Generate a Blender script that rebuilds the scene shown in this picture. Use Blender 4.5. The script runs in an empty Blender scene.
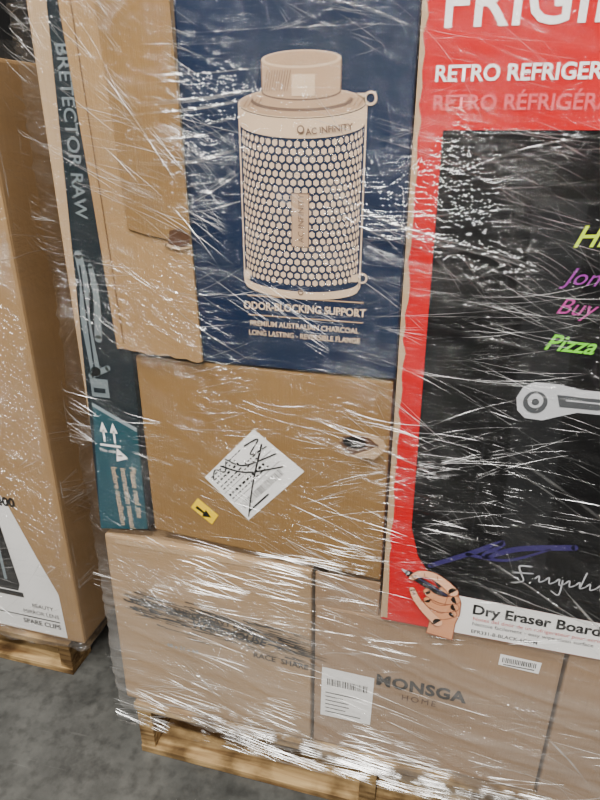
import bpy, bmesh, math, random
from mathutils import Vector, Matrix, noise
random.seed(7)
sc=bpy.context.scene
col=sc.collection

# ---------------------------------------------------------------- materials
def newmat(name):
    m=bpy.data.materials.new(name); m.use_nodes=True
    nt=m.node_tree; b=nt.nodes.get('Principled BSDF'); return m,nt,b
def N(nt,t,**kw):
    n=nt.nodes.new(t)
    for k,v in kw.items():
        setattr(n,k,v)
    return n
def plain(name,c,rough=.55,spec=.4,vary=.06,scale=25):
    m,nt,b=newmat(name)
    b.inputs['Roughness'].default_value=rough
    b.inputs['Specular IOR Level'].default_value=spec
    tc=N(nt,'ShaderNodeTexCoord'); no=N(nt,'ShaderNodeTexNoise'); no.inputs['Scale'].default_value=scale
    nt.links.new(tc.outputs['Object'],no.inputs['Vector'])
    mx=N(nt,'ShaderNodeMix',data_type='RGBA')
    mx.inputs[6].default_value=(*[max(0,x*(1-vary)) for x in c],1); mx.inputs[7].default_value=(*[min(1,x*(1+vary)) for x in c],1)
    nt.links.new(no.outputs['Fac'],mx.inputs[0]); nt.links.new(mx.outputs[2],b.inputs['Base Color'])
    return m
def cardboard(name,c,dark=.68,vertical=True):
    m,nt,b=newmat(name)
    b.inputs['Roughness'].default_value=.75; b.inputs['Specular IOR Level'].default_value=.2
    tc=N(nt,'ShaderNodeTexCoord')
    n1=N(nt,'ShaderNodeTexNoise'); n1.inputs['Scale'].default_value=4; n1.inputs['Detail'].default_value=5
    nt.links.new(tc.outputs['Object'],n1.inputs['Vector'])
    mp=N(nt,'ShaderNodeMapping'); mp.inputs['Scale'].default_value=(260,260,14) if vertical else (14,14,260)
    nt.links.new(tc.outputs['Object'],mp.inputs['Vector'])
    n2=N(nt,'ShaderNodeTexNoise'); n2.inputs['Scale'].default_value=1; n2.inputs['Detail'].default_value=3
    nt.links.new(mp.outputs[0],n2.inputs['Vector'])
    ad=N(nt,'ShaderNodeMath',operation='MULTIPLY_ADD'); ad.inputs[1].default_value=.45; 
    sb=N(nt,'ShaderNodeMath',operation='MULTIPLY_ADD'); sb.inputs[1].default_value=.9; sb.inputs[2].default_value=-.2
    nt.links.new(n1.outputs['Fac'],sb.inputs[0]); nt.links.new(n2.outputs['Fac'],ad.inputs[0]); nt.links.new(sb.outputs[0],ad.inputs[2])
    mx=N(nt,'ShaderNodeMix',data_type='RGBA')
    mx.inputs[6].default_value=(*[x*dark for x in c],1); mx.inputs[7].default_value=(*[min(1,x*1.15) for x in c],1)
    nt.links.new(ad.outputs[0],mx.inputs[0]); nt.links.new(mx.outputs[2],b.inputs['Base Color'])
    bp=N(nt,'ShaderNodeBump'); bp.inputs['Strength'].default_value=.25; bp.inputs['Distance'].default_value=.002
    nt.links.new(n2.outputs['Fac'],bp.inputs['Height']); nt.links.new(bp.outputs[0],b.inputs['Normal'])
    return m
M={}
M['kraft']=cardboard('kraft_cardboard',(.235,.135,.050))
M['kraft_light']=cardboard('kraft_cardboard_light',(.36,.235,.125),vertical=False)
M['kraft_pink']=cardboard('kraft_cardboard_pale',(.29,.185,.105))
M['kraft_flap']=cardboard('kraft_cardboard_flap',(.33,.20,.088))
M['kraft_edge']=cardboard('kraft_cardboard_edge',(.44,.30,.17))
M['kraft_dark']=plain('cardboard_dark',(.07,.03,.012))  # dark brown; colours print and the painted shade of the handhole
M['navy']=plain('navy_print',(.0028,.0115,.038),.5,.25,.15,6)
M['tan']=plain('tan_ink',(.42,.27,.16),.6)
M['tan2']=plain('tan_ink_pale',(.60,.43,.28),.6)
M['tan_dk']=plain('tan_ink_dark',(.15,.09,.06),.6)
M['red']=plain('red_print',(.50,.0005,.0035),.5,.15,.05)
M['redpale']=plain('pale_red_print',(.66,.07,.085),.4)
M['black']=plain('black_print',(.002,.002,.0025),.3,.3)
M['black2']=plain('charcoal_print',(.009,.0095,.0105),.35,.3)
M['ink']=plain('black_ink',(.004,.004,.004),.6,.2)
M['white']=plain('white_paper',(.82,.81,.79),.5,.4,.03)
M['greyprint']=plain('grey_print',(.20,.25,.27),.5)
M['greydim']=plain('dim_grey_print',(.13,.16,.17),.5)
M['teal']=plain('teal_print',(.004,.052,.070),.45)
M['darkbox']=plain('dark_grey_print',(.008,.014,.018),.4,.3,.2,8)
M['yellow']=plain('yellow_label',(.85,.56,.003),.5)
M['neon_y']=plain('neon_yellow_marker',(.50,.72,.01),.5)
M['neon_g']=plain('neon_green_marker',(.17,.65,.03),.5)
M['neon_p']=plain('purple_marker',(.24,.025,.26),.5)
M['neon_p2']=plain('pink_marker',(.40,.035,.24),.5)
M['violet']=plain('violet_marker',(.026,.018,.10),.4)
M['chrome_l']=plain('chrome_print_light',(.50,.51,.53),.35)
M['chrome_d']=plain('chrome_print_dark',(.06,.065,.07),.35)
M['skin']=plain('skin_print',(.62,.27,.13),.5)
M['skin_l']=plain('skin_print_light',(.78,.42,.25),.5)
M['skin_d']=plain('skin_print_dark',(.28,.085,.04),.5)
M['nail']=plain('nail_print',(.85,.56,.45),.4)

def wood():
    m,nt,b=newmat('pallet_wood'); b.inputs['Roughness'].default_value=.8; b.inputs['Specular IOR Level'].default_value=.2
    tc=N(nt,'ShaderNodeTexCoord'); mp=N(nt,'ShaderNodeMapping'); mp.inputs['Scale'].default_value=(3,40,60)
    nt.links.new(tc.outputs['Object'],mp.inputs['Vector'])
    n=N(nt,'ShaderNodeTexNoise'); n.inputs['Scale'].default_value=1.2; n.inputs['Detail'].default_value=6; n.inputs['Distortion'].default_value=.6
    nt.links.new(mp.outputs[0],n.inputs['Vector'])
    r=N(nt,'ShaderNodeValToRGB'); r.color_ramp.elements[0].position=.3; r.color_ramp.elements[0].color=(.16,.085,.032,1)
    r.color_ramp.elements[1].position=.68; r.color_ramp.elements[1].color=(.54,.37,.17,1)
    nt.links.new(n.outputs['Fac'],r.inputs[0])
    d=N(nt,'ShaderNodeTexNoise'); d.inputs['Scale'].default_value=9; d.inputs['Detail'].default_value=6; nt.links.new(tc.outputs['Object'],d.inputs['Vector'])
    dr=N(nt,'ShaderNodeValToRGB'); dr.color_ramp.elements[0].position=.38; dr.color_ramp.elements[0].color=(.30,.27,.24,1); dr.color_ramp.elements[1].position=.56; dr.color_ramp.elements[1].color=(1,1,1,1)
    nt.links.new(d.outputs['Fac'],dr.inputs[0])
    mx=N(nt,'ShaderNodeMix',data_type='RGBA',blend_type='MULTIPLY'); mx.inputs[0].default_value=1
    nt.links.new(r.outputs[0],mx.inputs[6]); nt.links.new(dr.outputs[0],mx.inputs[7]); nt.links.new(mx.outputs[2],b.inputs['Base Color'])
    bp=N(nt,'ShaderNodeBump'); bp.inputs['Strength'].default_value=.5; bp.inputs['Distance'].default_value=.004
    nt.links.new(n.outputs['Fac'],bp.inputs['Height']); nt.links.new(bp.outputs[0],b.inputs['Normal'])
    return m
M['wood']=wood()
def concrete():
    m,nt,b=newmat('concrete'); b.inputs['Roughness'].default_value=.45
    tc=N(nt,'ShaderNodeTexCoord')
    n=N(nt,'ShaderNodeTexNoise'); n.inputs['Scale'].default_value=3.5; n.inputs['Detail'].default_value=10; n.inputs['Roughness'].default_value=.66
    nt.links.new(tc.outputs['Object'],n.inputs['Vector'])
    r=N(nt,'ShaderNodeValToRGB'); r.color_ramp.elements[0].position=.36; r.color_ramp.elements[0].color=(.028,.029,.027,1)
    r.color_ramp.elements[1].position=.68; r.color_ramp.elements[1].color=(.105,.106,.098,1)
    nt.links.new(n.outputs['Fac'],r.inputs[0])
    v=N(nt,'ShaderNodeTexNoise'); v.inputs['Scale'].default_value=30; v.inputs['Detail'].default_value=6
    nt.links.new(tc.outputs['Object'],v.inputs['Vector'])
    r2=N(nt,'ShaderNodeValToRGB'); r2.color_ramp.elements[0].position=.30; r2.color_ramp.elements[0].color=(.55,.55,.55,1); r2.color_ramp.elements[1].position=.52; r2.color_ramp.elements[1].color=(1,1,1,1)
    nt.links.new(v.outputs['Fac'],r2.inputs[0])
    mx=N(nt,'ShaderNodeMix',data_type='RGBA',blend_type='MULTIPLY'); mx.inputs[0].default_value=1
    nt.links.new(r.outputs[0],mx.inputs[6]); nt.links.new(r2.outputs[0],mx.inputs[7])
    sm=N(nt,'ShaderNodeMapping'); sm.inputs['Scale'].default_value=(4,40,1); sm.inputs['Rotation'].default_value=(0,0,.6); nt.links.new(tc.outputs['Object'],sm.inputs['Vector'])
    s=N(nt,'ShaderNodeTexNoise'); s.inputs['Scale'].default_value=1; s.inputs['Detail'].default_value=3; nt.links.new(sm.outputs[0],s.inputs['Vector'])
    r3=N(nt,'ShaderNodeValToRGB'); r3.color_ramp.elements[0].position=.66; r3.color_ramp.elements[0].color=(0,0,0,1); r3.color_ramp.elements[1].position=.82; r3.color_ramp.elements[1].color=(.06,.06,.057,1)
    nt.links.new(s.outputs['Fac'],r3.inputs[0])
    ad=N(nt,'ShaderNodeMix',data_type='RGBA',blend_type='ADD'); ad.inputs[0].default_value=1
    nt.links.new(mx.outputs[2],ad.inputs[6]); nt.links.new(r3.outputs[0],ad.inputs[7]); nt.links.new(ad.outputs[2],b.inputs['Base Color'])
    bp=N(nt,'ShaderNodeBump'); bp.inputs['Strength'].default_value=.15; bp.inputs['Distance'].default_value=.003
    nt.links.new(v.outputs['Fac'],bp.inputs['Height']); nt.links.new(bp.outputs[0],b.inputs['Normal'])
    return m
M['concrete']=concrete()
M['wallmat']=plain('painted_block_wall',(.04,.04,.04),.8)

def film_mat(name,haze_base=.004,haze_low=.14,zlow=.62,gb=.014):
    m,nt,b=newmat(name); nt.nodes.remove(b)
    out=nt.nodes['Material Output']; L=nt.links.new
    uv=N(nt,'ShaderNodeUVMap'); uv.uv_map='UVMap'
    warp=N(nt,'ShaderNodeTexNoise'); warp.inputs['Scale'].default_value=1.6; warp.inputs['Detail'].default_value=1
    L(uv.outputs[0],warp.inputs['Vector'])
    vs=N(nt,'ShaderNodeVectorMath',operation='SCALE'); vs.inputs['Scale'].default_value=.28; L(warp.outputs['Color'],vs.inputs[0])
    va=N(nt,'ShaderNodeVectorMath',operation='ADD'); L(uv.outputs[0],va.inputs[0]); L(vs.outputs[0],va.inputs[1])
    def streak(ang,along,across,seed,detail=2.0):
        r=N(nt,'ShaderNodeVectorRotate',rotation_type='Z_AXIS'); r.inputs['Angle'].default_value=math.radians(-ang); L(va.outputs[0],r.inputs['Vector'])
        mp=N(nt,'ShaderNodeMapping'); mp.inputs['Scale'].default_value=(along,across,1); mp.inputs['Location'].default_value=(seed*3.1,seed*7.7,seed)
        L(r.outputs[0],mp.inputs['Vector'])
        n=N(nt,'ShaderNodeTexNoise'); n.inputs['Scale'].default_value=1; n.inputs['Detail'].default_value=detail; n.inputs['Roughness'].default_value=.55
        L(mp.outputs[0],n.inputs['Vector']); return n.outputs['Fac']
    def math2(op,a,b_,c=None):
        n=N(nt,'ShaderNodeMath',operation=op)
        for i,x in enumerate((a,b_,c)):
            if x is None: continue
            if isinstance(x,(int,float)): n.inputs[i].default_value=x
            else: L(x,n.inputs[i])
        return n.outputs[0]
    def ss(x,lo,hi,tmax=1):
        n=N(nt,'ShaderNodeMapRange',interpolation_type='SMOOTHSTEP'); n.inputs['From Min'].default_value=lo; n.inputs['From Max'].default_value=hi; n.inputs['To Max'].default_value=tmax
        L(x,n.inputs['Value']); return n.outputs[0]
    s1=streak(-22,1.2,95,1); s2=streak(-7,1.2,140,2); s3=streak(-40,1.8,85,3); s4=streak(10,1.8,120,5); s5=streak(-14,1.2,26,9)
    patch=N(nt,'ShaderNodeTexNoise'); patch.inputs['Scale'].default_value=4.5; patch.inputs['Detail'].default_value=2; L(uv.outputs[0],patch.inputs['Vector'])
    pf=ss(patch.outputs['Fac'],.46,.68)
    h=math2('ADD',math2('ADD',s1,math2('MULTIPLY',s2,.7)),math2('ADD',math2('MULTIPLY',s3,.7),math2('ADD',math2('MULTIPLY',s4,.5),math2('MULTIPLY',s5,1.8))))
    bp=N(nt,'ShaderNodeBump'); bp.inputs['Strength'].default_value=1; bp.inputs['Distance'].default_value=.010; L(h,bp.inputs['Height'])
    m1=ss(s1,.62,.76); m2=ss(s2,.62,.76); m3=ss(s3,.66,.80); m4=ss(s4,.66,.78)
    mm=math2('MAXIMUM',math2('MAXIMUM',m1,m2),math2('MAXIMUM',m3,m4))
    mm=math2('MULTIPLY',mm,math2('MULTIPLY_ADD',pf,.9,.06))
    sep=N(nt,'ShaderNodeSeparateXYZ'); L(uv.outputs[0],sep.inputs[0])
    low=N(nt,'ShaderNodeMapRange'); low.inputs['From Min'].default_value=zlow+.1; low.inputs['From Max'].default_value=zlow-.15; low.inputs['To Max'].default_value=haze_low
    L(sep.outputs['Y'],low.inputs['Value'])
    hz=math2('ADD',math2('MULTIPLY_ADD',ss(s5,.45,.75),.015,haze_base),math2('MULTIPLY',low.outputs[0],math2('ADD',s5,.3)))
    hz=math2('ADD',hz,math2('MULTIPLY',mm,.26))
    tr=N(nt,'ShaderNodeBsdfTransparent'); tr.inputs[0].default_value=(.96,.96,.96,1)
    gl=N(nt,'ShaderNodeBsdfGlossy'); gl.inputs['Roughness'].default_value=.09; gl.inputs['Color'].default_value=(1,1,1,1); L(bp.outputs[0],gl.inputs['Normal'])
    df=N(nt,'ShaderNodeBsdfDiffuse'); df.inputs[0].default_value=(.85,.84,.82,1)
    tl=N(nt,'ShaderNodeBsdfTranslucent'); tl.inputs[0].default_value=(.85,.84,.82,1)
    dm=N(nt,'ShaderNodeMixShader'); dm.inputs[0].default_value=.3; L(df.outputs[0],dm.inputs[1]); L(tl.outputs[0],dm.inputs[2])
    mx=N(nt,'ShaderNodeMixShader'); L(tr.outputs[0],mx.inputs[1]); L(gl.outputs[0],mx.inputs[2])
    L(math2('ADD',math2('MULTIPLY_ADD',mm,.45,gb),math2('MULTIPLY',pf,.05)),mx.inputs[0])
    m2x=N(nt,'ShaderNodeMixShader'); L(hz,m2x.inputs[0]); L(mx.outputs[0],m2x.inputs[1]); L(dm.outputs[0],m2x.inputs[2])
    L(m2x.outputs[0],out.inputs['Surface'])
    return m
M['film']=film_mat('stretch_film')
M['film2']=film_mat('stretch_film_soft',.02,.03,.5,.05)
def crease_mat():
    m,nt,b=newmat('film_crease')
    nt.nodes.remove(b); out=nt.nodes['Material Output']; L=nt.links.new
    tc=N(nt,'ShaderNodeTexCoord'); n=N(nt,'ShaderNodeTexNoise'); n.inputs['Scale'].default_value=14; n.inputs['Detail'].default_value=3; L(tc.outputs['Object'],n.inputs['Vector'])
    mr=N(nt,'ShaderNodeMapRange'); mr.inputs['From Min'].default_value=.45; mr.inputs['From Max'].default_value=.70; mr.inputs['To Min'].default_value=.0; mr.inputs['To Max'].default_value=.72
    L(n.outputs['Fac'],mr.inputs['Value'])
    tr=N(nt,'ShaderNodeBsdfTransparent'); df=N(nt,'ShaderNodeBsdfDiffuse'); df.inputs[0].default_value=(.9,.9,.89,1)
    gl=N(nt,'ShaderNodeBsdfGlossy'); gl.inputs['Roughness'].default_value=.25
    a=N(nt,'ShaderNodeMixShader'); a.inputs[0].default_value=.75; L(df.outputs[0],a.inputs[1]); L(gl.outputs[0],a.inputs[2])
    x=N(nt,'ShaderNodeMixShader'); L(mr.outputs[0],x.inputs[0]); L(tr.outputs[0],x.inputs[1]); L(a.outputs[0],x.inputs[2]); L(x.outputs[0],out.inputs['Surface'])
    return m
M['crease']=crease_mat()

# ---------------------------------------------------------------- geometry helpers
def mk(name,verts,faces,mat,parent=None,smooth=False):
    me=bpy.data.meshes.new(name); me.from_pydata([tuple(v) for v in verts],[],faces); me.update()
    o=bpy.data.objects.new(name,me); col.objects.link(o)
    if mat: me.materials.append(M[mat] if isinstance(mat,str) else mat)
    if parent: o.parent=parent
    if smooth:
        for p in me.polygons: p.use_smooth=True
    return o
def empty(name):
    o=bpy.data.objects.new(name,None); col.objects.link(o); o.empty_display_size=.1; return o
def prism(name,poly,y0,y1,mat,parent=None,bev=0.0):
    n=len(poly); v=[(x,y0,z) for x,z in poly]+[(x,y1,z) for x,z in poly]
    f=[list(range(n)),list(range(2*n-1,n-1,-1))]
    for i in range(n): f.append([i,i+n,(i+1)%n+n,(i+1)%n])
    o=mk(name,v,f,mat,parent)
    bm=bmesh.new(); bm.from_mesh(o.data); bmesh.ops.recalc_face_normals(bm,faces=bm.faces)
    if bev: bmesh.ops.bevel(bm,geom=list(bm.edges),offset=bev,segments=2,affect='EDGES',profile=.6)
    bm.to_mesh(o.data); bm.free(); return o
def rect(x0,x1,z0,z1): return [(x0,z0),(x1,z0),(x1,z1),(x0,z1)]
def box(name,x0,x1,z0,z1,y0,y1,mat,parent=None,bev=.004): return prism(name,rect(x0,x1,z0,z1),y0,y1,mat,parent,bev)
def decal(name,polys,y,mat,parent):
    v=[];f=[]
    for p in polys:
        a=sum(p[i][0]*p[(i+1)%len(p)][1]-p[(i+1)%len(p)][0]*p[i][1] for i in range(len(p)))
        q=p if a>0 else p[::-1]
        f.append(list(range(len(v),len(v)+len(q)))); v+=[(x,y,z) for x,z in q]
    return mk(name,v,f,mat,parent)
def stroke(pts,w0,w1=None,n=8):
    if w1 is None: w1=w0
    P=[]
    def cr(a,b,c,d,t): return tuple(.5*((2*b[k])+(-a[k]+c[k])*t+(2*a[k]-5*b[k]+4*c[k]-d[k])*t*t+(-a[k]+3*b[k]-3*c[k]+d[k])*t**3) for k in (0,1))
    q=[pts[0]]+list(pts)+[pts[-1]]
    for i in range(len(pts)-1):
        for j in range(n): P.append(cr(q[i],q[i+1],q[i+2],q[i+3],j/n))
    P.append(pts[-1]); m=len(P); Lf=[];Rt=[]
    for i,p in enumerate(P):
        a=P[max(0,i-1)]; b=P[min(m-1,i+1)]; dx,dz=b[0]-a[0],b[1]-a[1]; l=math.hypot(dx,dz) or 1
        w=(w0+(w1-w0)*i/(m-1))/2; nx,nz=-dz/l*w,dx/l*w
        Lf.append((p[0]+nx,p[1]+nz)); Rt.append((p[0]-nx,p[1]-nz))
    out=[[Lf[i],Lf[i+1],Rt[i+1],Rt[i]] for i in range(m-1)]
    out.append(circ(P[0][0],P[0][1],w0/2,w0/2,12)); out.append(circ(P[-1][0],P[-1][1],w1/2,w1/2,12))
    return out
def circ(x,z,rx,rz,n=20,rot=0):
    c,s=math.cos(rot),math.sin(rot); r=[]
    for i in range(n):
        a=2*math.pi*i/n; u,v=rx*math.cos(a),rz*math.sin(a); r.append((x+u*c-v*s,z+u*s+v*c))
    return r
def text(name,s,x,z,size,y,mat,parent,ang=0,shear=0,off=0,align='LEFT',sx=1,sp=1.0):
    cu=bpy.data.curves.new(name,'FONT'); cu.body=s; cu.size=size; cu.shear=shear; cu.offset=off*size; cu.align_x=align; cu.space_character=sp; cu.fill_mode='BOTH'; cu.resolution_u=3
    t=bpy.data.objects.new(name+'_tmp',cu); col.objects.link(t); bpy.context.view_layer.update()
    me=bpy.data.meshes.new_from_object(t.evaluated_get(bpy.context.evaluated_depsgraph_get()))
    bpy.data.objects.remove(t); bpy.data.curves.remove(cu)
    mat4=Matrix.Translation((x,y,z))@Matrix.Rotation(math.radians(90),4,'X')@Matrix.Rotation(math.radians(ang),4,'Z')@Matrix.Diagonal((sx,1,1,1))
    me.transform(mat4); me.materials.clear(); me.materials.append(M[mat])
    o=bpy.data.objects.new(name,me); col.objects.link(o); o.parent=parent; return o
def lerp(a,b,t): return a+(b-a)*t

# ---------------------------------------------------------------- floor, wall
mk('floor',[(-7,-5,0),(7,-5,0),(7,6,0),(-7,6,0)],[[0,1,2,3]],'concrete')
mk('wall_back',[(-7,6,0),(7,6,0),(7,6,6),(-7,6,6)],[[0,1,2,3]],'wallmat')

# ---------------------------------------------------------------- pallets
def pallet(x0,x1,y0,y1,h=.14):
    e=empty('wooden_pallet'); w=x1-x0
    t=.022; sh=h-2*t
    for i,c in enumerate((x0+.02,(x0+x1)/2,x1-.02)):
        box(f'stringer_{i+1}',c-.02,c+.02,t,t+sh,y0+.004,y1-.004,'wood',e,.002)
    nb=7; d=y1-y0; bw=.10
    for i in range(nb):
        yy=y0+(d-bw)*i/(nb-1)
        prism(f'deck_board_{i+1}',rect(x0-random.uniform(0,.012),x1+random.uniform(0,.01),h-t,h),yy,yy+bw,'wood',e,.002)
    for i in range(3):
        yy=y0+(d-bw)*i/2
        prism(f'base_board_{i+1}',rect(x0,x1,0,t),yy,yy+bw,'wood',e,.002)
    return e
P1=pallet(-.705,.51,-.012,1.0,.178)
P2=pallet(-2.15,-1.03,.16,1.2,.122)

# ---------------------------------------------------------------- boxes of main pallet
BK=.55; ZB=.180
A=empty('cardboard_box')
prism('carton',[(-.735,ZB),(-.243,ZB),(-.243,.687),(-.728,.692)],0,BK,'kraft_light',A,.006)
decal('top_seam_tape',[rect(-.70,-.26,.672,.684)],-.001,'kraft_edge',A)
text('print_0','FRAGILE HANDLE HEAVY ITEM',-.68,.508,.022,-.0012,'ink',A,ang=-4,off=.02)
text('print_1','WAREHOUSE',-.53,.468,.030,-.0012,'ink',A,ang=-4,off=.04,shear=.2)
sm=[]
for i in range(260):
    x=random.uniform(-.70,-.27); z=random.gauss(.492,.022)-(x+.5)*.10; l=random.uniform(.015,.08)
    sm+=stroke([(x,z),(x+l*.5,z-.003),(x+l,z-l*.10)],random.uniform(.001,.0045),.0008,2)
decal('smeared_ink',sm,-.0016,'ink',A)
text('print_line','RACE  SHARE',-.38,.415,.022,-.0012,'ink',A,ang=-2,off=.02)
text('print_line_2','48 x 21 x 64',-.60,.39,.016,-.0012,'greyprint',A,ang=-2)

B=empty('cardboard_box')
box('carton',-.236,.268,ZB,.598,.004,BK,'kraft_pink',B,.006)
box('raised_flap',-.236,-.100,.596,.684,.006,.011,'kraft_pink',B,.001)
text('brand_print','MONSGA',0,.408,.043,.0028,'ink',B,off=.04,align='CENTER',sp=1.08)
text('brand_subprint','HOME',.0,.378,.023,.0028,'kraft_dark',B,off=.0,align='CENTER',sp=1.3)
lab=[(-.219,.275),(-.102,.277),(-.099,.424),(-.217,.426)]
decal('shipping_label',[lab],.0025,'white',B)
br=[]
x=-.205
while x<-.115:
    w=random.uniform(.0008,.003); br.append(rect(x,x+w,.375,.395)); x+=w+random.uniform(.001,.003)
for i in range(6): br.append(rect(-.208,random.uniform(-.17,-.115),.290+i*.012,.2925+i*.012))
decal('shipping_barcode',br,.0018,'ink',B)
decal('small_label',[[(.149,.534),(.227,.530),(.229,.560),(.150,.563)]],.0025,'white',B)
br=[];x=.155
while x<.221:
    w=random.uniform(.0007,.0022); br.append(rect(x,x+w,.543,.556)); x+=w+random.uniform(.001,.0022)
br.append(rect(.158,.218,.5365,.539))
decal('small_barcode',br,.0018,'ink',B)
C=empty('cardboard_box')
box('carton',.274,.60,ZB,.598,.0,BK,'kraft_pink',C,.006)

D=empty('cardboard_box')
MY=.004
prism('carton',[(-.600,.724),(-.10,.692),(-.10,1.128),(-.600,1.130)],MY,BK,'kraft',D,.005)
dl=[(-.471,.878),(-.379,.790),(-.260,.924),(-.361,1.002)]
decal('address_label',[dl],MY-.001,'white',D)
o0=Vector((-.471,.878)); eu=Vector((-.379,.790))-o0; ev=Vector((-.361,1.002))-o0
def LQ(u0,u1,v0,v1): return [tuple(o0+eu*a+ev*b) for a,b in ((u0,v0),(u1,v0),(u1,v1),(u0,v1))]
br=[]
for i,(u,hh) in enumerate(((.07,.02),(.13,.02),(.19,.035),(.28,.022),(.34,.022),(.47,.04),(.55,.02))):
    v=.07; ve=random.uniform(.5,.88)
    while v<ve:
        w=random.uniform(.02,.06); br.append(LQ(u,u+hh,v,v+w)); v+=w+.025
v=.10
while v<.86:
    w=random.uniform(.005,.014); br.append(LQ(.70,.82,v,v+w)); v+=w+random.uniform(.010,.028)
br.append(LQ(.62,.626,.04,.96)); br.append(LQ(.41,.416,.04,.96)); br.append(LQ(.88,.91,.1,.5))
decal('label_text',br,MY-.0018,'ink',D)
S=lambda a,b:tuple(o0+eu*a+ev*b)
decal('marker_scribble',stroke([S(.95,.05),S(.6,.45),S(.25,.93)],.0025,.004)+stroke([S(.05,.30),S(.4,.5),S(.72,.92)],.0035,.003)+stroke([S(.02,.42),S(.3,.55),S(.5,.98)],.003,.003)+stroke([S(.08,.75),S(.15,.95),S(.24,.72),S(.32,.96)],.003,.002)+stroke([S(.12,.08),S(.03,.2),S(.16,.28),S(.05,.40)],.003,.002),MY-.0024,'ink',D)
decal('caution_label',[[(-.508,.799),(-.462,.764),(-.446,.790),(-.490,.825)]],MY-.001,'yellow',D)
decal('caution_mark',[[(-.497,.800),(-.480,.789),(-.483,.781),(-.463,.782),(-.473,.799),(-.477,.793),(-.493,.806)]],MY-.0016,'ink',D)
decal('handhole_rim',[circ(-.150,.995,.044,.027,24,.1)],MY-.0008,'kraft_edge',D)
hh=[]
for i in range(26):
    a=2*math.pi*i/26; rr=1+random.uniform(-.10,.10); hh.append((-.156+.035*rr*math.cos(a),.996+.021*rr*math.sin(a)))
decal('handhole_shade',[hh],MY-.0014,'kraft_dark',D)  # flat dark patch; shade of the opening put into the colour
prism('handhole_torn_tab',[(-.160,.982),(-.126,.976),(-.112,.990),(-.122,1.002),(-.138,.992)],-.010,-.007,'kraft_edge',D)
decal('handhole_deep_shade',[circ(-.164,1.000,.022,.012,20)],MY-.0018,'ink',D)  # black ellipse painted as deeper shade, no real recess

E=empty('cardboard_box')
prism('carton',[(-.745,.70),(-.66,.70),(-.64,1.95),(-.742,1.95)],.03,BK,'kraft_edge',E,.006)

F=empty('appliance_box')
FY=.0
prism('carton',[(-.735,.705),(-.613,.724),(-.603,1.128),(-.602,1.95),(-.672,1.95)],FY,.029,'darkbox',F,.003)
decal('teal_panel',[[(-.733,.707),(-.615,.727),(-.612,.965),(-.708,1.012)]],FY-.001,'teal',F)
decal('panel_border',[[(-.708,1.012),(-.612,.965),(-.612,.974),(-.7075,1.021)]],FY-.0012,'greyprint',F)
text('care_text_1','Please read the',-.640,.880,.0205,FY-.002,'tan2',F,ang=-88)
text('care_text_2','instruction manual',-.662,.875,.0205,FY-.002,'tan2',F,ang=-88)
text('care_text_3','before installation',-.684,.875,.0205,FY-.002,'tan2',F,ang=-88)
tri=[(-.668,.889),(-.640,.900),(-.664,.922)]
decal('warning_triangle',[tri],FY-.0018,'white',F)
decal('warning_mark',stroke([(-.653,.905),(-.662,.904)],.003),FY-.0024,'teal',F)
ar=[]
for xx in (-.690,-.666):
    ar+= [rect(xx-.0022,xx+.0022,.933,.962),[(xx-.009,.956),(xx+.009,.956),(xx,.980)]]
ar.append(rect(-.702,-.654,.923,.928))
decal('this_way_up',ar,FY-.0018,'white',F)
text('this_side_up','This side up',-.706,.909,.011,FY-.0018,'white',F)
text('side_title','BRETECTOR RAW',-.676,1.66,.034,FY-.0015,'greydim',F,ang=-91.5,off=.01,sx=1.0)
dr=stroke([(-.690,1.32),(-.686,1.27),(-.694,1.20),(-.688,1.09)],.016,.022)+stroke([(-.668,1.30),(-.664,1.24),(-.672,1.16)],.010,.016)+[rect(-.704,-.664,1.035,1.075)]+stroke([(-.700,1.08),(-.660,1.10)],.012)
decal('product_drawing',dr,FY-.0015,'greydim',F)
decal('product_drawing_shade',stroke([(-.690,1.30),(-.690,1.10)],.004)+[rect(-.698,-.672,1.045,1.055)],FY-.002,'darkbox',F)

G=empty('air_filter_box')
box('carton',-.466,-.097,1.133,1.95,0,BK,'navy',G,.004)
cx=-.266; Y=-.001
def arc(cx,cz,rx,rz,a0,a1,n=24): return [(cx+rx*math.cos(math.radians(lerp(a0,a1,i/n))),cz+rz*math.sin(math.radians(lerp(a0,a1,i/n)))) for i in range(n+1)]
def cyl(cx,z0,z1,r,e0,e1): return arc(cx,z1,r,e1,0,180)+arc(cx,z0,r,e0,180,360)
decal('filter_body_outline',[cyl(cx,1.292,1.567,.1015,.024,.022)],Y,'tan2',G)
decal('filter_body',[cyl(cx,1.292,1.567,.0990,.022,.020)],Y-.0004,'navy',G)
dots=[]
rows=20
for r in range(rows):
    zz=lerp(1.305,1.522,r/(rows-1))
    for k in range(-12,13):
        th=(k+(r%2)*.5)*math.pi/24
        if abs(th)>1.5: continue
        x=cx+.096*math.sin(th); sag=-.020*math.cos(th)+.008
        rx=.0053*max(.25,math.cos(th)); dots.append([(x+rx*math.cos(math.radians(30+60*q)),zz+sag+.0053*math.sin(math.radians(30+60*q))) for q in range(6)])
decal('perforations',dots,Y-.0008,'tan2',G)
low=[(x,z) for x,z in arc(cx,1.287,.0985,.022,180,360)]+[(x,z) for x,z in reversed(arc(cx,1.300,.0985,.022,180,360))]
decal('bottom_ring',[low],Y-.0010,'tan2',G)
decal('top_band',[arc(cx,1.540,.0995,.022,180,360)+list(reversed(arc(cx,1.566,.0995,.020,180,360)))],Y-.0012,'tan2',G)
decal('shoulder',[circ(cx,1.568,.0995,.021,40)],Y-.0014,'tan2',G)
decal('shoulder_face',[circ(cx,1.568,.0975,.0195,40)],Y-.0015,'tan',G)
decal('shoulder_shade',[circ(cx,1.571,.080,.015,40)],Y-.0016,'tan_dk',G)
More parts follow.
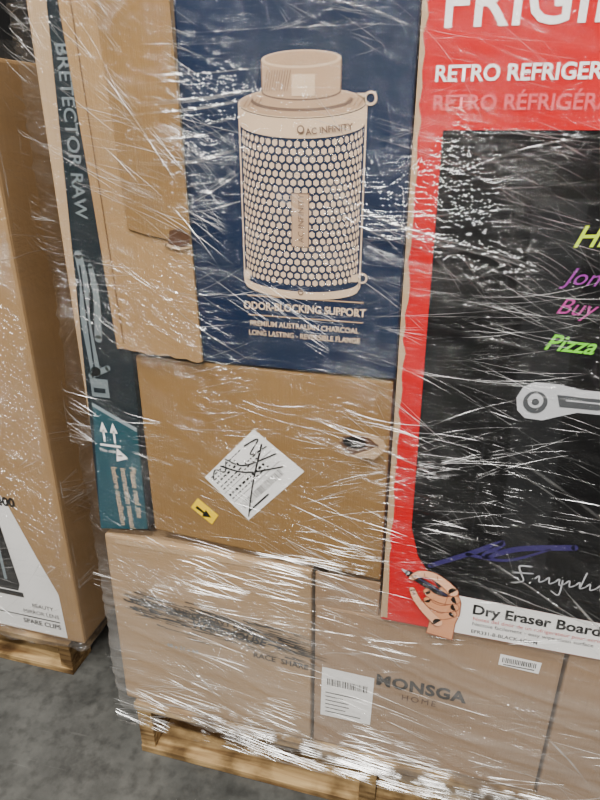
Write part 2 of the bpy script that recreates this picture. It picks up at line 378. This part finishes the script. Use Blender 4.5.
decal('shoulder_top',[circ(cx,1.574,.076,.014,40)],Y-.0018,'tan',G)
decal('neck',[cyl(cx,1.583,1.625,.062,.012,.012)],Y-.0020,'tan_dk',G)
decal('neck_fill',[cyl(cx,1.584,1.625,.060,.011,.011)],Y-.0022,'tan',G)
decal('neck_rim',[circ(cx,1.626,.061,.012,40)],Y-.0024,'tan2',G)
decal('neck_mouth',[circ(cx,1.627,.056,.0095,40)],Y-.0026,'tan',G)
decal('neck_window',[rect(cx-.014,cx+.022,1.577,1.606)],Y-.0028,'tan2',G)
ht=[]
for i in range(26):
    xx=cx-.092+.0072*i
    if abs(xx-cx)>.066: ht+=[[(xx,1.563),(xx+.001,1.563),(xx+.009,1.574),(xx+.008,1.574)]]
for i in range(10):
    xx=cx-.058+.004*i; ht.append([(xx,1.584),(xx+.0008,1.584),(xx+.007,1.612),(xx+.006,1.612)])
decal('hatching',ht,Y-.003,'tan_dk',G)
text('band_text','AC INFINITY',cx+.045,1.527,.013,Y-.003,'tan_dk',G,align='CENTER',off=.02,ang=6)
decal('band_badge',[circ(cx,1.531,.006,.006,16)],Y-.003,'tan_dk',G)
decal('band_badge_fill',[circ(cx,1.531,.004,.004,16)],Y-.0034,'tan2',G)
decal('seam_patch',[rect(cx-.016,cx+.014,1.352,1.438)],Y-.0012,'tan_dk',G)
decal('seam_patch_fill',[rect(cx-.0145,cx+.0125,1.354,1.436)],Y-.0016,'tan',G)
text('patch_text','AC INFINITY',cx+.005,1.360,.0135,Y-.002,'tan_dk',G,ang=90)
def ringp(x,z,r0,r1):
    o=[]
    for i in range(20):
        a=2*math.pi*i/20; b=2*math.pi*(i+1)/20
        o.append([(x+r0*math.cos(a),z+r0*math.sin(a)),(x+r0*math.cos(b),z+r0*math.sin(b)),(x+r1*math.cos(b),z+r1*math.sin(b)),(x+r1*math.cos(a),z+r1*math.sin(a))])
    return o
decal('latch_loops',ringp(-.160,1.573,.0065,.010)+ringp(-.162,1.307,.006,.009)+[rect(-.180,-.168,1.567,1.580),rect(-.180,-.170,1.300,1.312),rect(-.366,-.356,1.295,1.31)],Y-.0014,'tan2',G)
decal('base_tick',ringp(cx,1.277,.003,.005),Y-.0016,'tan_dk',G)
cxx=-.262
decal('caption_rules',[rect(-.362,-.158,1.2645,1.2668),rect(-.362,-.158,1.2300,1.2320)],Y,'tan',G)
text('caption_title','ODOR-BLOCKING SUPPORT',cxx,1.2415,.0188,Y,'tan2',G,off=.025,align='CENTER',sx=.90)
text('caption_1','PREMIUM AUSTRALIAN CHARCOAL',cxx,1.2115,.0132,Y,'tan2',G,align='CENTER',sx=.93,off=.015)
text('caption_2','LONG LASTING - REVERSIBLE FLANGE',cxx,1.1940,.0132,Y,'tan2',G,align='CENTER',sx=.90,off=.015)
H=empty('cardboard_flap')
ed=[]
for i in range(17):
    t=i/16; ed.append((lerp(-.628,-.453,t),lerp(1.146,1.134,t)+random.uniform(-.004,.004)))
prism('flap_panel',ed+[(-.460,1.36),(-.478,1.95),(-.668,1.95),(-.640,1.42)],-.010,-.004,'kraft_flap',H,.001)
prism('flap_overlay',[(-.575,1.372),(-.545,1.364),(-.49,1.355),(-.458,1.362),(-.470,1.95),(-.60,1.95)],-.014,-.0105,'kraft',H,.001)
decal('tear_shadow',[[(-.500,1.350),(-.462,1.345),(-.457,1.366),(-.474,1.378),(-.495,1.372)]],-.0150,'kraft_dark',H)
decal('torn_lip',stroke([(-.505,1.349),(-.480,1.343),(-.457,1.347)],.006,.003),-.0155,'kraft_edge',H)
decal('score_line',stroke([(-.612,1.16),(-.625,1.5),(-.640,1.9)],.0016,.0016),-.0108,'kraft_dark',H)

# ---------------------------------------------------------------- fridge carton
R=empty('refrigerator_box')
RX=-.094; RY=-.006
box('carton',RX,.60,.602,1.95,RY,BK,'red',R,.004)
y=RY-.001
we=[];n=60
for i in range(n+1): we.append((RX+.001+.010+random.uniform(-.003,.004)-.006*(i/n),lerp(.61,1.94,i/n)))
decal('worn_edge',[[(RX+.0005,.61)]+we+[(RX+.0005,1.94)]],y,'kraft_edge',R)
decal('door_print',[[(-.030,.776),(.020,.700),(.59,.684),(.59,1.530),(-.052,1.530),(-.047,.84)]],y,'black',R)
decal('door_panel_print',[rect(.062,.585,.735,1.462)],y-.0004,'black2',R)
decal('door_panel_inner',[rect(.065,.58,.739,1.458)],y-.0008,'black',R)
decal('door_reflection_print',[[(.12,.76),(.20,.76),(.16,1.44),(.085,1.44)]],y-.001,'black2',R)
decal('footer_print',[[(.052,.606),(.59,.606),(.59,.684),(.020,.700),(.045,.672)]],y-.0005,'white',R)
text('footer_title','Dry Eraser Board Door',.083,.6615,.0325,y-.001,'ink',R,off=.03,sx=1.0)
text('footer_line_1','Notes del door de un refrigerateur pour ecrire des notes',.086,.6455,.0125,y-.001,'red',R)
text('footer_line_2','Nettoie facilement - easy wipe clean surface',.086,.6325,.0125,y-.001,'ink',R)
text('footer_line_3','EFR331-B-BLACK-6COM',.086,.6135,.012,y-.001,'ink',R,off=.01)
text('header_title','FRIGIDAIRE',-.067,1.659,.080,y,'white',R,off=.014,sp=1.03)
text('header_1','RETRO REFRIGERATOR',-.070,1.593,.0285,y,'white',R,off=.025)
text('header_2','R\u00c9TRO R\u00c9FRIG\u00c9RATEUR',-.070,1.556,.0285,y,'redpale',R,off=.015)
text('note_1','Hi!',.148,1.372,.044,y-.002,'neon_y',R,shear=.45,off=.01,ang=4)
text('note_2','Jon',.146,1.318,.036,y-.002,'neon_p',R,shear=.45,ang=-2)
text('note_3','Buy milk',.140,1.272,.036,y-.002,'neon_p2',R,shear=.45,ang=-2)
text('note_4','Pizza night',.132,1.213,.037,y-.002,'neon_g',R,shear=.45,off=.015,ang=-2)
hd=[(.112,1.146),(.128,1.156),(.165,1.156),(.20,1.150),(.60,1.146),(.60,1.112),(.20,1.110),(.168,1.098),(.150,1.090),(.122,1.091),(.108,1.104),(.104,1.126)]
decal('handle_print',[hd],y-.0020,'chrome_l',R)
decal('handle_shade',[[(.165,1.138),(.60,1.136),(.60,1.119),(.172,1.117)]]+[circ(.134,1.121,.019,.020,28)],y-.0024,'chrome_d',R)
decal('handle_glint',[circ(.134,1.124,.012,.013,24)]+[[(.18,1.131),(.60,1.129),(.60,1.1265),(.18,1.1285)]],y-.0028,'chrome_l',R)
decal('handle_boss',[circ(.134,1.122,.006,.006,20)],y-.0032,'chrome_d',R)
decal('marker_drawing',stroke([(-.005,.760),(.06,.800),(.12,.838),(.09,.800),(.15,.830),(.24,.850)],.010,.012)+stroke([(.06,.80),(.13,.80),(.20,.838)],.008,.004),y-.0020,'violet',R)
lg=stroke([(.175,.795),(.155,.792),(.16,.775),(.165,.760),(.145,.752)],.003,.002)+stroke([(.145,.776),(.180,.780)],.003,.002)
xx=.185
for k in range(9):
    lg+=stroke([(xx,.770),(xx+.006,.777),(xx+.008,.764),(xx+.018,.770)],.0028,.002,5)
    if k in(2,): lg+=stroke([(xx+.012,.775),(xx+.010,.742),(xx-.004,.748)],.0028,.002,5)
    if k==4: lg+=stroke([(xx+.014,.800),(xx+.008,.765)],.0028,.002,5)
    xx+=.0175
decal('script_logo',lg,y-.0020,'chrome_l',R)
# printed hand holding a marker
hx,hz=-.002,.706
def HP(u,v): return (hx+(u-430)*.00205, hz-(v-585)*.0024+(u-430)*.0004)
def HS(pts,w0,w1): return stroke([HP(*p) for p in pts],w0*.0022,w1*.0022,8)
yy=y-.0020
palm=[(441,583),(450,583),(457,590),(461,600),(461,612),(458,622),(457,640),(431,633),(433,620),(427,612),(424,604),(428,592)]
decal('hand_palm_edge',[[HP(*p) for p in palm]],yy,'skin_d',R)
cxp=sum(p[0] for p in palm)/len(palm);czp=sum(p[1] for p in palm)/len(palm)
decal('hand_palm',[[HP(cxp+(p[0]-cxp)*.94,czp+(p[1]-czp)*.96) for p in palm]],yy-.0002,'skin',R)
decal('hand_marker_body',HS([(409,570),(428,582),(452,598)],6.5,7.5),yy-.0004,'ink',R)
decal('hand_marker_stripe',HS([(414,572),(446,592)],1,1),yy-.0005,'violet',R)
decal('hand_marker_tip',HS([(403,566),(408,569.5)],1.6,4),yy-.0006,'chrome_l',R)
for i,(pts,w0,w1) in enumerate((
    ([(454,611),(444,614),(434,610),(431,605)],7,5.5),
    ([(455,604),(444,606),(433,602),(429,597)],7.5,6),
    ([(455,596),(445,597),(434,593),(428,588)],8,6),
    ([(452,588),(444,580),(432,572),(420,570),(413,574)],8.5,5))):
    decal(f'hand_finger_{i+1}_edge',HS(pts,w0+1.3,w1+1.3),yy-.0008-.0003*i,'skin_d',R)
    decal(f'hand_finger_{i+1}',HS(pts,w0,w1),yy-.0009-.0003*i,'skin_l' if i==3 else 'skin',R)
decal('hand_thumb_edge',HS([(440,620),(428,607),(419,596),(414,586)],9.8,6),yy-.0022,'skin_d',R)
decal('hand_thumb',HS([(441,620),(428,607),(419,596),(414,586)],8.6,4.8),yy-.0024,'skin_l',R)
decal('hand_nails',HS([(415,588),(416.5,591)],2.6,3)+HS([(415,572.5),(417,571.5)],2.4,2.8),yy-.0028,'nail',R)
decal('hand_creases',HS([(436,572),(437,576)],.6,.4)+HS([(424,569),(424.5,573)],.6,.4)+HS([(423,598),(427,596)],.6,.4)+HS([(448,590),(446,600)],.5,.4),yy-.0028,'skin_d',R)

# ---------------------------------------------------------------- neighbouring pallet load
K=empty('cardboard_box')
box('carton',-1.95,-.978,.124,1.668,.174,1.15,'kraft_flap',K,.008)
yk=.173
decal('product_panel_print',[[(-1.95,.135),(-1.035,.135),(-1.037,.30),(-1.085,.42),(-1.15,.60),(-1.20,.66),(-1.95,.70)]],yk,'white',K)
decal('appliance_print',[[(-1.42,.285),(-1.175,.285),(-1.165,.31),(-1.185,.50),(-1.195,.62),(-1.42,.62)]]+[rect(-1.45,-1.16,.262,.28)],yk-.0006,'black',K)
decal('appliance_print_highlight',[rect(-1.215,-1.205,.32,.60)],yk-.001,'greyprint',K)
text('panel_text_0','400',-1.120,.585,.04,yk-.001,'ink',K,align='RIGHT',off=.03)
text('panel_text_1','BEAUTY',-1.065,.232,.020,yk-.001,'ink',K,align='RIGHT')
text('panel_text_2','MIRROR LENS',-1.05,.205,.020,yk-.001,'ink',K,align='RIGHT')
text('panel_text_3','SPARE CLIPS',-1.05,.165,.024,yk-.001,'ink',K,align='RIGHT',off=.02)
decal('panel_rule',[rect(-1.4,-1.05,.190,.194)],yk-.001,'ink',K)

# ---------------------------------------------------------------- stretch film
def film(name,path,z0a,z0b,z1,dz,mat,seed=0,amp=.007,ragged=.02):
    n=len(path); zs=int((z1-z0a)/dz)+1; v=[];uvs=[];s=0;sl=[0]
    for i in range(1,n):
        s+=math.hypot(path[i][0]-path[i-1][0],path[i][1]-path[i-1][1]); sl.append(s)
    nr=[]
    for i in range(n):
        a=path[max(0,i-1)];b=path[min(n-1,i+1)]; dx,dy=b[0]-a[0],b[1]-a[1]; l=math.hypot(dx,dy); nr.append((dy/l,-dx/l))
    for j in range(zs):
        t=j/(zs-1)
        for i in range(n):
            zb=lerp(z0a,z0b,i/n)+ragged*(noise.noise(Vector((sl[i]*6,seed,0)))+.6*noise.noise(Vector((sl[i]*25,seed+3,0))))
            z=lerp(zb,z1,t)
            S_=sl[i]; a=math.radians(-18); p=S_*math.cos(a)+z*math.sin(a); q=-S_*math.sin(a)+z*math.cos(a)
            w=noise.noise(Vector((S_*2,z*2,seed)))
            r1=1-abs(noise.noise(Vector((p*1.6,q*26+w*3,seed+1))))*2
            r2=1-abs(noise.noise(Vector((S_*2,z*40+w*2,seed+5))))*2
            d=amp*(.6*max(0,r1)**3+.35*max(0,r2)**3)+amp*.6*noise.noise(Vector((S_*4,z*4,seed+8)))
            x,yv=path[i]; v.append((x+nr[i][0]*d,yv+nr[i][1]*d,z)); uvs.append((S_,z))
    f=[[j*n+i,j*n+i+1,(j+1)*n+i+1,(j+1)*n+i] for j in range(zs-1) for i in range(n-1)]
    o=mk(name,v,f,mat,None,True); ul=o.data.uv_layers.new(name='UVMap')
    for lp in o.data.loops: ul.data[lp.index].uv=uvs[lp.vertex_index]
    return o
def corner_path(xl,yf,xr,yb,r,step):
    p=[]; n=60
    for i in range(n): p.append((xl,lerp(yb,yf+r,i/n)))
    for i in range(7):
        a=math.radians(180+90*i/6); p.append((xl+r+r*math.cos(a),yf+r+r*math.sin(a)))
    L_=xr-(xl+r); m=int(L_/step)
    for i in range(1,m+1): p.append((xl+r+L_*i/m,yf))
    return p
W1=film('stretch_wrap',corner_path(-.750,-.028,.62,.9,.03,.0055),.205,.125,1.95,.0055,'film',1.3)
def right_path(xr,yf,xl,yb,r,step):
    p=[];L_=xr-r-xl;m=int(L_/step)
    for i in range(m): p.append((xl+L_*i/m,yf))
    for i in range(7):
        a=math.radians(-90+90*i/6); p.append((xr-r+r*math.cos(a),yf+r+r*math.sin(a)))
    for i in range(1,100): p.append((xr,lerp(yf+r,yb,i/99)))
    return p
W2=film('stretch_wrap',right_path(-.965,.15,-1.95,1.1,.025,.009),.125,.125,1.70,.009,'film2',5.7,.006)

# creases: bundles of narrow raised folds of film
def creases(name,parent,centres,xr,zr,yf,angf,seed,wr=(.0002,.0007),bl_=(.12,.55),side=None):
    random.seed(seed); v=[];f=[]
    for bx,bz in centres:
        ba=math.radians(angf(bx,bz)); bc=random.uniform(-.7,.7); bl=random.uniform(*bl_)
        for k in range(random.randint(4,14)):
            a=ba+random.gauss(0,.09); along=random.gauss(0,.30)*bl-.4*bl; acr=random.gauss(0,.022)
            px=bx+math.cos(ba)*along-math.sin(ba)*acr; pz=bz+math.sin(ba)*along+math.cos(ba)*acr
            L_=bl*random.uniform(.3,1); w=random.uniform(*wr); cur=bc+random.uniform(-.3,.3); n=16; y0=yf-random.uniform(0,.005)
            base=len(v)
            for i in range(n+1):
                t=i/n; ww=w*math.sin(math.pi*min(.98,max(.02,t)))
                dx,dz=math.cos(a),math.sin(a); nx,nz=-dz,dx
                if nz<0: nx,nz=-nx,-nz
                v+= [(px+nx*ww,y0+ww,pz+nz*ww),(px,y0-ww*.2,pz),(px-nx*ww,y0+ww,pz-nz*ww)]
                px+=dx*L_/n; pz+=dz*L_/n; a+=cur/n+random.uniform(-.025,.025)
            for i in range(n):
                b=base+3*i; f+=[[b,b+1,b+4,b+3],[b+1,b+2,b+5,b+4]]
    v=[(min(max(p[0],xr[0]),xr[1]),p[1],min(max(p[2],zr[0]),zr[1])) for p in v]
    if side is not None: v=[(side-(p[1]-yf),p[0],p[2]) for p in v]
    return mk(name,v,f,'crease',parent)
def ang_main(x,z):
    r=random.gauss
    if z>1.35 and x<-.25: return r(-32,9)
    if z>1.1: return r(-14,8)
    if z>.7: return r(-9,9) if random.random()<.8 else r(22,10)
    return r(-2,6)
random.seed(21)
hot=[(-.55,1.62),(-.42,1.50),(-.28,1.46),(-.20,1.62),(-.10,1.20),(.05,1.40),(.12,1.50),(.18,1.25),(.02,1.00),(.14,.88),(-.10,.80),(-.45,.66),(-.62,.60),(-.66,1.33),(-.30,.33),(.0,.30),(-.55,.26),(-.20,.74)]
cs=[]
for hx_,hz_ in hot:
    for q in range(4): cs.append((hx_+random.gauss(0,.05),hz_+random.gauss(0,.04)))
for q in range(50): cs.append((random.uniform(-.72,.5),random.uniform(.2,1.9)))
creases('wrap_folds',W1,cs,(-.745,.60),(.17,1.94),-.036,ang_main,11)
hem=[(random.uniform(-.7,.5),lerp(.205,.15,random.random())+random.gauss(0,.02)) for q in range(24)]
creases('wrap_hem',W1,hem,(-.745,.60),(.135,.40),-.036,lambda x,z:random.gauss(-2,3),15,(.0003,.0015),(.2,.6))
sd=[(random.uniform(.2,.7),random.uniform(.2,1.6)) for q in range(34)]
creases('wrap_folds',W2,sd,(.17,1.0),(.16,1.62),.150,lambda x,z:random.gauss(-25,14),13,(.0003,.0012),(.1,.4),side=-.960)
sd=[(random.uniform(-1.5,-1.0),random.uniform(.2,1.6)) for q in range(24)]
creases('wrap_folds_front',W2,sd,(-1.9,-.985),(.16,1.62),.143,lambda x,z:random.gauss(25,14),14,(.0003,.0012),(.1,.4))

# ---------------------------------------------------------------- lights
def area(name,loc,rot,sx,sy,e,c=(1,.965,.91)):
    l=bpy.data.lights.new(name,'AREA'); l.shape='RECTANGLE'; l.size=sx; l.size_y=sy; l.energy=e; l.color=c
    o=bpy.data.objects.new(name,l); col.objects.link(o); o.location=loc; o.rotation_euler=[math.radians(a) for a in rot]; return o
area('ceiling_light',(-.8,-2.2,4.2),(25,0,0),2.4,.22,200)
area('ceiling_light',(1.0,-1.2,4.2),(12,0,0),2.4,.22,130)
area('ceiling_light',(-2.2,-.9,4.2),(8,-10,0),1.6,.22,80)
area('ceiling_light',(.3,-4.2,4.2),(40,0,0),3.0,.3,220)
w=bpy.data.worlds.new('world'); sc.world=w; w.use_nodes=True
w.node_tree.nodes['Background'].inputs[0].default_value=(1,.99,.97,1); w.node_tree.nodes['Background'].inputs[1].default_value=.08

# ---------------------------------------------------------------- camera
cd=bpy.data.cameras.new('camera'); cam=bpy.data.objects.new('camera',cd); col.objects.link(cam); sc.camera=cam
cd.sensor_fit='VERTICAL'; cd.sensor_height=36; cd.lens=615/800*36; cd.clip_start=.05
cam.matrix_world=Matrix(((.9659,-.1040,.2370,0),(.2588,.3882,-.8845,-1),(0,.9157,.4019,1.53),(0,0,0,1)))
